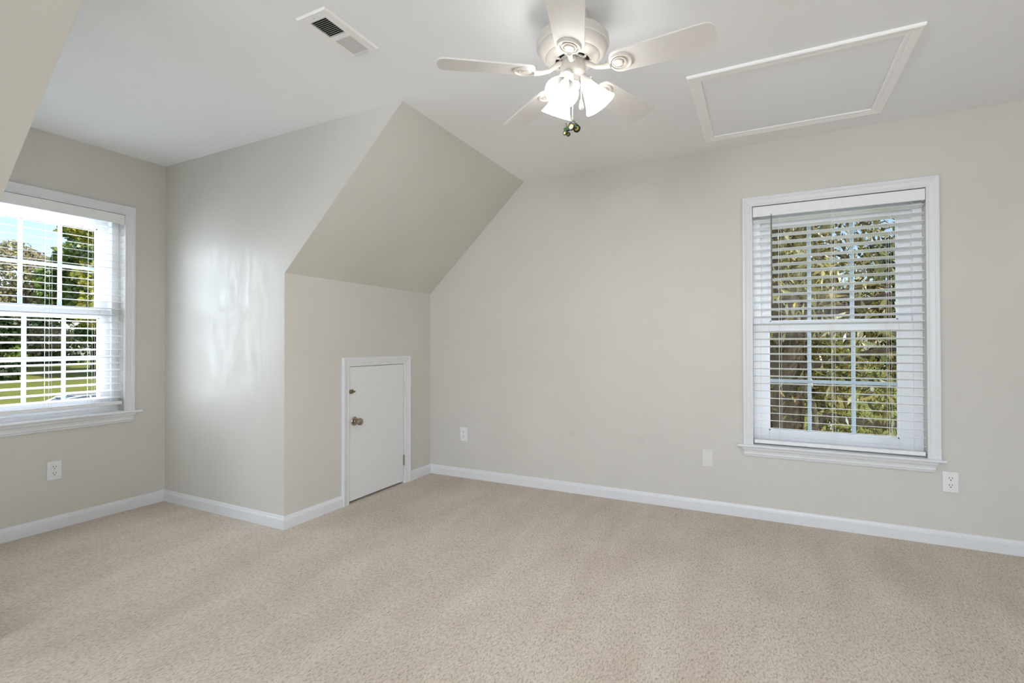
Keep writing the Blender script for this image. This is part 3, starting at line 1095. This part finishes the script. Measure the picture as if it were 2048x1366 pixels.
# toy tractor hanging on the second chain
fwd = (Vector((-0.892, -0.451, 0)) * math.cos(R(-40)) + Vector((0.34, -0.94, 0)) * math.sin(R(-40))).normalized()
tz = math.atan2(fwd.y, fwd.x)
tr_root = tag(empty('toy_tractor', (FC.x + P2[0], FC.y + P2[1], H - 0.462)), 'tiny green toy tractor with yellow wheel hubs hanging on the fan pull chain', 'ornament')
tr_root.rotation_euler = (Matrix.Rotation(tz, 4, 'Z') @ Matrix.Rotation(R(10), 4, 'Y') @ Matrix.Rotation(R(-6), 4, 'X')).to_euler()
t_ = MB()
t_.box((0.004, -0.0075, 0.000), (0.036, 0.0075, 0.016), bev=0.002)
t_.box((-0.014, -0.009, -0.004), (0.006, 0.009, 0.010), bev=0.002)
t_.box((0.030, -0.004, -0.006), (0.035, 0.004, 0.002))
t_.tube([(-0.008, -0.018, 0.0), (-0.008, 0.018, 0.0)], 0.003, 8)
t_.tube([(0.031, -0.010, -0.006), (0.031, 0.010, -0.006)], 0.002, 8)
for sy in (-1, 1):
    t_.box((-0.018, sy * 0.010 - 0.002, 0.013), (0.002, sy * 0.010 + 0.002, 0.0165), bev=0.001)
t_.build('tractor_body', M['green'], tr_root)
t_ = MB()
t_.box((-0.012, -0.006, 0.012), (-0.002, 0.006, 0.016), bev=0.001)
t_.box((-0.014, -0.006, 0.014), (-0.011, 0.006, 0.026), bev=0.001)
t_.tube([(0.006, 0, 0.018), (0.003, 0, 0.024)], 0.0012, 6)
t_.lathe([(0.0045, -0.0007), (0.006, 0.0), (0.0045, 0.0007)], 14, 0, Matrix.Translation((0.002, 0, 0.025)))
t_.build('tractor_seat', M['tyre'], tr_root)
MB().tube([(0.022, 0.003, 0.016), (0.022, 0.003, 0.032)], 0.0014, 8).build('exhaust_stack', M['tyre'], tr_root)
t_ = MB()
for k in range(14):
    t0_, t1_ = 2 * PI * k / 14, 2 * PI * (k + 1) / 14
    t_.tube([(-0.004 + 0.004 * math.cos(t0_), 0, 0.034 + 0.005 * math.sin(t0_)), (-0.004 + 0.004 * math.cos(t1_), 0, 0.034 + 0.005 * math.sin(t1_))], 0.0008, 5)
t_.build('hanging_ring', M['chain'], tr_root)
for (wx, wy, wz, wr, ww) in ((-0.008, 0.0185, 0.0, 0.0155, 0.008), (-0.008, -0.0185, 0.0, 0.0155, 0.008), (0.031, 0.0115, -0.007, 0.0085, 0.006), (0.031, -0.0115, -0.007, 0.0085, 0.006)):
    tf = Matrix.Translation((wx, wy, wz)) @ Matrix.Rotation(R(90), 4, 'X')
    w_ = MB()
    w_.lathe([(wr * 0.58, -ww * 0.4), (wr * 0.66, -ww / 2), (wr * 0.92, -ww / 2), (wr, -ww * 0.3), (wr, ww * 0.3), (wr * 0.92, ww / 2), (wr * 0.66, ww / 2), (wr * 0.58, ww * 0.4)], 24, 0, tf, cap=False)
    wo = w_.build('wheel', M['tyre'], tr_root, smooth=True)
    h_ = MB()
    sg = ww * 0.38
    h_.lathe([(0.0, -sg * 0.6), (wr * 0.2, -sg), (wr * 0.25, -sg * 0.5), (wr * 0.5, -sg * 0.4), (wr * 0.62, -sg), (wr * 0.62, sg), (wr * 0.5, sg * 0.4), (wr * 0.25, sg * 0.5), (wr * 0.2, sg), (0.0, sg * 0.6)], 20, 0, tf, cap=False)
    h_.build('wheel_hub', M['yellow'], wo, smooth=True)


# ------------------------------------------------------------------ outdoors
GZ = -3.0
structure(MB().add([(-190, -160, GZ), (190, -160, GZ), (190, 190, GZ), (-190, 190, GZ)], [(0, 1, 2, 3)]).build('ground', M['lawn']))


def leaves_mesh(name, pts, nrmls, size, aspect, material, rng, droop=0.0):
    """one small bent leaf at every point"""
    n = len(pts)
    nr = nrmls + rng.normal(0, 0.55, (n, 3))
    nr /= np.linalg.norm(nr, axis=1, keepdims=True) + 1e-9
    t = rng.normal(0, 1, (n, 3))
    t[:, 2] -= droop
    t -= nr * (t * nr).sum(1, keepdims=True)
    t /= np.linalg.norm(t, axis=1, keepdims=True) + 1e-9
    b_ = np.cross(nr, t)
    s = size * rng.uniform(0.6, 1.35, (n, 1))
    v = np.empty((n, 4, 3))
    v[:, 0] = pts
    v[:, 1] = pts + t * s * 0.5 + b_ * s * 0.5 * aspect + nr * s * 0.06
    v[:, 2] = pts + t * s
    v[:, 3] = pts + t * s * 0.5 - b_ * s * 0.5 * aspect + nr * s * 0.06
    me = bpy.data.meshes.new(name)
    me.vertices.add(n * 4)
    me.vertices.foreach_set('co', v.reshape(-1))
    me.loops.add(n * 4)
    me.loops.foreach_set('vertex_index', np.arange(n * 4, dtype=np.int32))
    me.polygons.add(n)
    me.polygons.foreach_set('loop_start', np.arange(0, n * 4, 4, dtype=np.int32))
    me.update(calc_edges=True)
    me.materials.append(material)
    return me


def crown_points(rng, n, lobes):
    """points on the skins of ellipsoid lobes (centre, radii)"""
    w = np.array([l[1][0] * l[1][2] for l in lobes], float)
    idx = rng.choice(len(lobes), n, p=w / w.sum())
    c = np.array([l[0] for l in lobes])[idx]
    r_ = np.array([l[1] for l in lobes])[idx]
    d = rng.normal(0, 1, (n, 3))
    d /= np.linalg.norm(d, axis=1, keepdims=True)
    rad = rng.uniform(0.55, 1.05, (n, 1)) ** 0.5
    return c + d * r_ * rad, d


def far_tree(seed, height, width, material, n_leaves, size, low=0.16, bare=0.0):
    rng = np.random.default_rng(seed)
    root = empty('tree')
    lobes = []
    for k in range(16):
        u = rng.uniform(0, 1)
        z = height * (low + (0.92 - low) * u)
        env = width * 0.5 * math.sin(PI * (0.18 + 0.74 * u)) ** 0.8
        th_ = rng.uniform(0, 2 * PI)
        rr_ = env * rng.uniform(0.25, 0.75)
        rad = env * rng.uniform(0.38, 0.62) + 0.4
        lobes.append(((rr_ * math.cos(th_), rr_ * math.sin(th_), z), (rad, rad, rad * 0.72)))
    pts, dn = crown_points(rng, n_leaves, lobes)
    fo = bpy.data.objects.new('foliage', leaves_mesh('foliage', pts, dn, size, 0.75, material, rng, 0.3))
    C.objects.link(fo)
    fo.parent = root
    fo['kind'] = 'stuff'
    tk = MB()
    tk.tube([(0, 0, 0), (0.1, 0.05, height * 0.3), (0, 0.1, height * 0.6), (0.1, 0, height * 0.88)], [0.30, 0.24, 0.15, 0.05], 10)
    for k in range(14):
        l = lobes[k % len(lobes)][0]
        tk.tube([(0.05, 0.05, max(1.5, l[2] - 3.0 - 1.5 * rng.uniform())), (l[0] * 0.5, l[1] * 0.5, l[2] - 1.0), (l[0] * 1.15, l[1] * 1.15, l[2] + 0.6)], [0.11, 0.07, 0.02], 6)
    tk.build('trunk', M['bark_far'], root, smooth=True)
    return root


def place(root, x, y, label, group, rz=0.0, s=1.0, cat='tree'):
    root.location = (x, y, GZ)
    root.rotation_euler = (0, 0, rz)
    root.scale = (s, s, s)
    tag(root, label, cat, group)
    return root


G1 = 'trees across the lawn behind the dormer window'
place(far_tree(1, 30, 13, M['leaf_yellow'], 15000, 0.62), -72, 35.0, 'tall yellow-green tree at the right side of the dormer window view', G1)
place(far_tree(2, 25.0, 12, M['leaf_green'], 15000, 0.62), -90, 38.5, 'rounded mid-green tree in the middle of the dormer window view', G1)
place(far_tree(3, 23, 13, M['leaf_brown'], 9000, 0.55), -108, 37.0, 'thin brownish tree at the left of the dormer window view', G1)
place(far_tree(4, 10.0, 8, M['leaf_green'], 11000, 0.5, 0.06), -85, 24.5, 'low dark green tree in front of the thin brownish tree', G1)
place(far_tree(6, 9.0, 7, M['leaf_dark'], 11000, 0.5, 0.05), -75, 22.0, 'low dark evergreen tree at the foot of the tree line, left side', G1)
place(far_tree(7, 15, 24, M['leaf_dark'], 15000, 0.7, 0.04), -135, 47, 'wide dark thicket far behind the other trees of the dormer view', G1)

G2 = 'trees far behind the near tree of the right window'
place(far_tree(11, 15, 11, M['leaf_yellow'], 13000, 0.42, 0.06), 2.5, 52, 'sunlit yellow tree far behind the branches of the right window', G2)
place(far_tree(12, 17, 12, M['leaf_dark'], 13000, 0.45, 0.06), 13.5, 70, 'dark tree far back at the right of the right window view', G2)
place(far_tree(13, 16, 11, M['leaf_green'], 13000, 0.45, 0.06), -2.0, 72, 'green tree far back at the left of the right window view', G2)

# near tree outside the right window
rng = np.random.default_rng(21)
nt_ = tag(empty('tree', (0.29, 8.9, GZ)), 'close tree with a thick rough trunk and hanging olive leaves outside the right window', 'tree')
tk = MB()
tk.tube([(0.02, 0, -0.2), (0.0, 0, 1.2), (0.0, 0, 2.3), (-0.02, 0, 3.0), (-0.02, 0.02, 3.9), (-0.06, 0.05, 4.8), (-0.04, 0.1, 6.2), (0.1, 0.1, 8.4)],
        [0.30, 0.225, 0.215, 0.275, 0.265, 0.27, 0.22, 0.12], 18)
lim = []


def limb(pts, r0_, r1_):
    n_ = len(pts)
    tk.tube(pts, [r0_ + (r1_ - r0_) * i / (n_ - 1) for i in range(n_)], 8)
    lim.append([Vector(p) for p in pts])


limb([(-0.10, 0, 2.15), (-0.34, -0.1, 2.75), (-0.60, -0.3, 3.2), (-1.1, -0.5, 3.6)], 0.10, 0.03)
limb([(0.10, 0, 2.2), (0.30, -0.1, 2.75), (0.52, -0.2, 3.05), (1.1, -0.4, 3.0), (2.0, -0.7, 3.12), (3.2, -0.9, 2.95)], 0.10, 0.025)
limb([(0.10, -0.1, 2.5), (0.7, -0.6, 2.45), (1.4, -1.0, 2.35), (2.2, -1.2, 2.1)], 0.05, 0.012)
for k in range(26):
    th_ = rng.uniform(-PI, PI)
    z_ = rng.uniform(3.2, 8.0)
    L = rng.uniform(1.4, 3.4)
    d_ = Vector((math.cos(th_), math.sin(th_), 0))
    p0 = Vector((0, 0, z_)) + d_ * 0.15
    p1 = p0 + d_ * L * 0.4 + Vector((0, 0, 0.35))
    p2 = p0 + d_ * L * 0.8 + Vector((0, 0, 0.1))
    p3 = p0 + d_ * L + Vector((0, 0, -0.5))
    limb([tuple(p0), tuple(p1), tuple(p2), tuple(p3)], 0.06, 0.012)
tk.build('trunk', M['bark'], nt_, smooth=True)
tw = MB()
lp, ln_ = [], []
for l in lim:
    segs = len(l) - 1
    for k in range(15):
        t = rng.uniform(0.25, segs)
        i = min(int(t), segs - 1)
        p = l[i].lerp(l[i + 1], t - i)
        dx, dy = rng.normal(0, 0.30, 2)
        Lh = rng.uniform(0.5, 1.5)
        q1 = p + Vector((dx * 0.6, dy * 0.6, -Lh * 0.3))
        q2 = p + Vector((dx, dy, -Lh))
        tw.tube([tuple(p), tuple(q1), tuple(q2)], [0.006, 0.004, 0.002], 4)
        for j in range(24):
            u = rng.uniform(0.1, 1.0)
            qq = p.lerp(q1, u * 2) if u < 0.5 else q1.lerp(q2, u * 2 - 1)
            lp.append((qq.x + rng.normal(0, 0.06), qq.y + rng.normal(0, 0.06), qq.z + rng.normal(0, 0.05)))
            ln_.append(rng.normal(0, 1, 3))
tw.build('hanging_twigs', M['bark'], nt_)
# loose outer leaves of the crown
cp, cd = crown_points(rng, 9000, [((0.6, -0.3, 4.6), (3.0, 2.0, 1.5)), ((0.8, -0.6, 3.2), (2.6, 1.8, 0.9)), ((1.6, 0.4, 5.8), (2.8, 2.0, 1.4)), ((-0.8, 0.2, 5.4), (2.0, 1.8, 1.6))])
allp = np.concatenate([np.array(lp), cp])
alln = np.concatenate([np.array(ln_), cd])
clear = (np.abs(allp[:, 0] + 0.02) < 0.42) & (allp[:, 1] < 0.35) & (allp[:, 2] < 4.25) & (rng.uniform(0, 1, len(allp)) < 0.88)
allp, alln = allp[~clear], alln[~clear]
fo = bpy.data.objects.new('hanging_leaves', leaves_mesh('hanging_leaves', allp, alln, 0.15, 0.26, M['leaf_near'], rng, 1.4))
C.objects.link(fo)
fo.parent = nt_
fo['kind'] = 'stuff'

# silver car on the drive, its roof just above the dormer window sash
car = tag(empty('car', (-31.6, 12.6, GZ), R(-90)), 'silver car parked outside, its roof showing in the bottom right corner of the dormer window', 'car')
prof = [(-2.35, 0.32), (-2.38, 0.75), (-2.30, 0.98), (-1.55, 1.05), (1.05, 1.02), (1.95, 0.88), (2.25, 0.66), (2.30, 0.36), (2.1, 0.26), (-2.2, 0.26)]
cab = [(-2.20, 1.02), (-1.75, 1.42), (-1.2, 1.50), (-0.2, 1.50), (0.35, 1.42), (1.15, 1.01)]


def car_shell(poly, w0, w1, z_lo, z_hi):
    bm = bmesh.new()
    rows = []
    for sgn in (-1, 1):
        rows.append([bm.verts.new((p[0], sgn * (w0 + (w1 - w0) * (p[1] - z_lo) / (z_hi - z_lo)), p[1])) for p in poly])
    bm.faces.new(rows[0])
    bm.faces.new(rows[1][::-1])
    n_ = len(poly)
    for i in range(n_):
        bm.faces.new((rows[0][i], rows[0][(i + 1) % n_], rows[1][(i + 1) % n_], rows[1][i]))
    bmesh.ops.bevel(bm, geom=bm.edges[:], offset=0.05, segments=2, affect='EDGES')
    return bm


MB().bm(car_shell(prof, 0.92, 0.86, 0.26, 1.05)).build('body', M['car_body'], car, smooth=True)
MB().bm(car_shell(cab, 0.84, 0.62, 1.02, 1.5)).build('cabin_glass', M['car_glass'], car, smooth=True)
rf = MB()
rf.box((-1.35, -0.62, 1.485), (-0.05, 0.62, 1.53), bev=0.02)
for sgn in (-1, 1):
    rf.tube([(1.16, sgn * 0.84, 1.03), (0.36, sgn * 0.67, 1.44), (-0.2, sgn * 0.63, 1.515)], 0.045, 8)
    rf.tube([(-2.2, sgn * 0.84, 1.04), (-1.75, sgn * 0.67, 1.43), (-1.2, sgn * 0.63, 1.515)], 0.05, 8)
    rf.tube([(-0.5, sgn * 0.86, 1.03), (-0.55, sgn * 0.63, 1.51)], 0.04, 8)
rf.tube([(0.36, -0.67, 1.44), (0.36, 0.67, 1.44)], 0.03, 8)
rf.build('roof', M['car_body'], car, smooth=True)
for wx in (-1.45, 1.40):
    for sgn in (-1, 1):
        MB().lathe([(0.0, -0.1), (0.2, -0.11), (0.3, -0.11), (0.33, -0.08), (0.33, 0.08), (0.3, 0.11), (0.2, 0.11), (0.0, 0.1)], 24, 0,
                   Matrix.Translation((wx, sgn * 0.84, 0.33)) @ Matrix.Rotation(R(90), 4, 'X'), cap=False).build('wheel', M['car_tyre'], car, smooth=True)
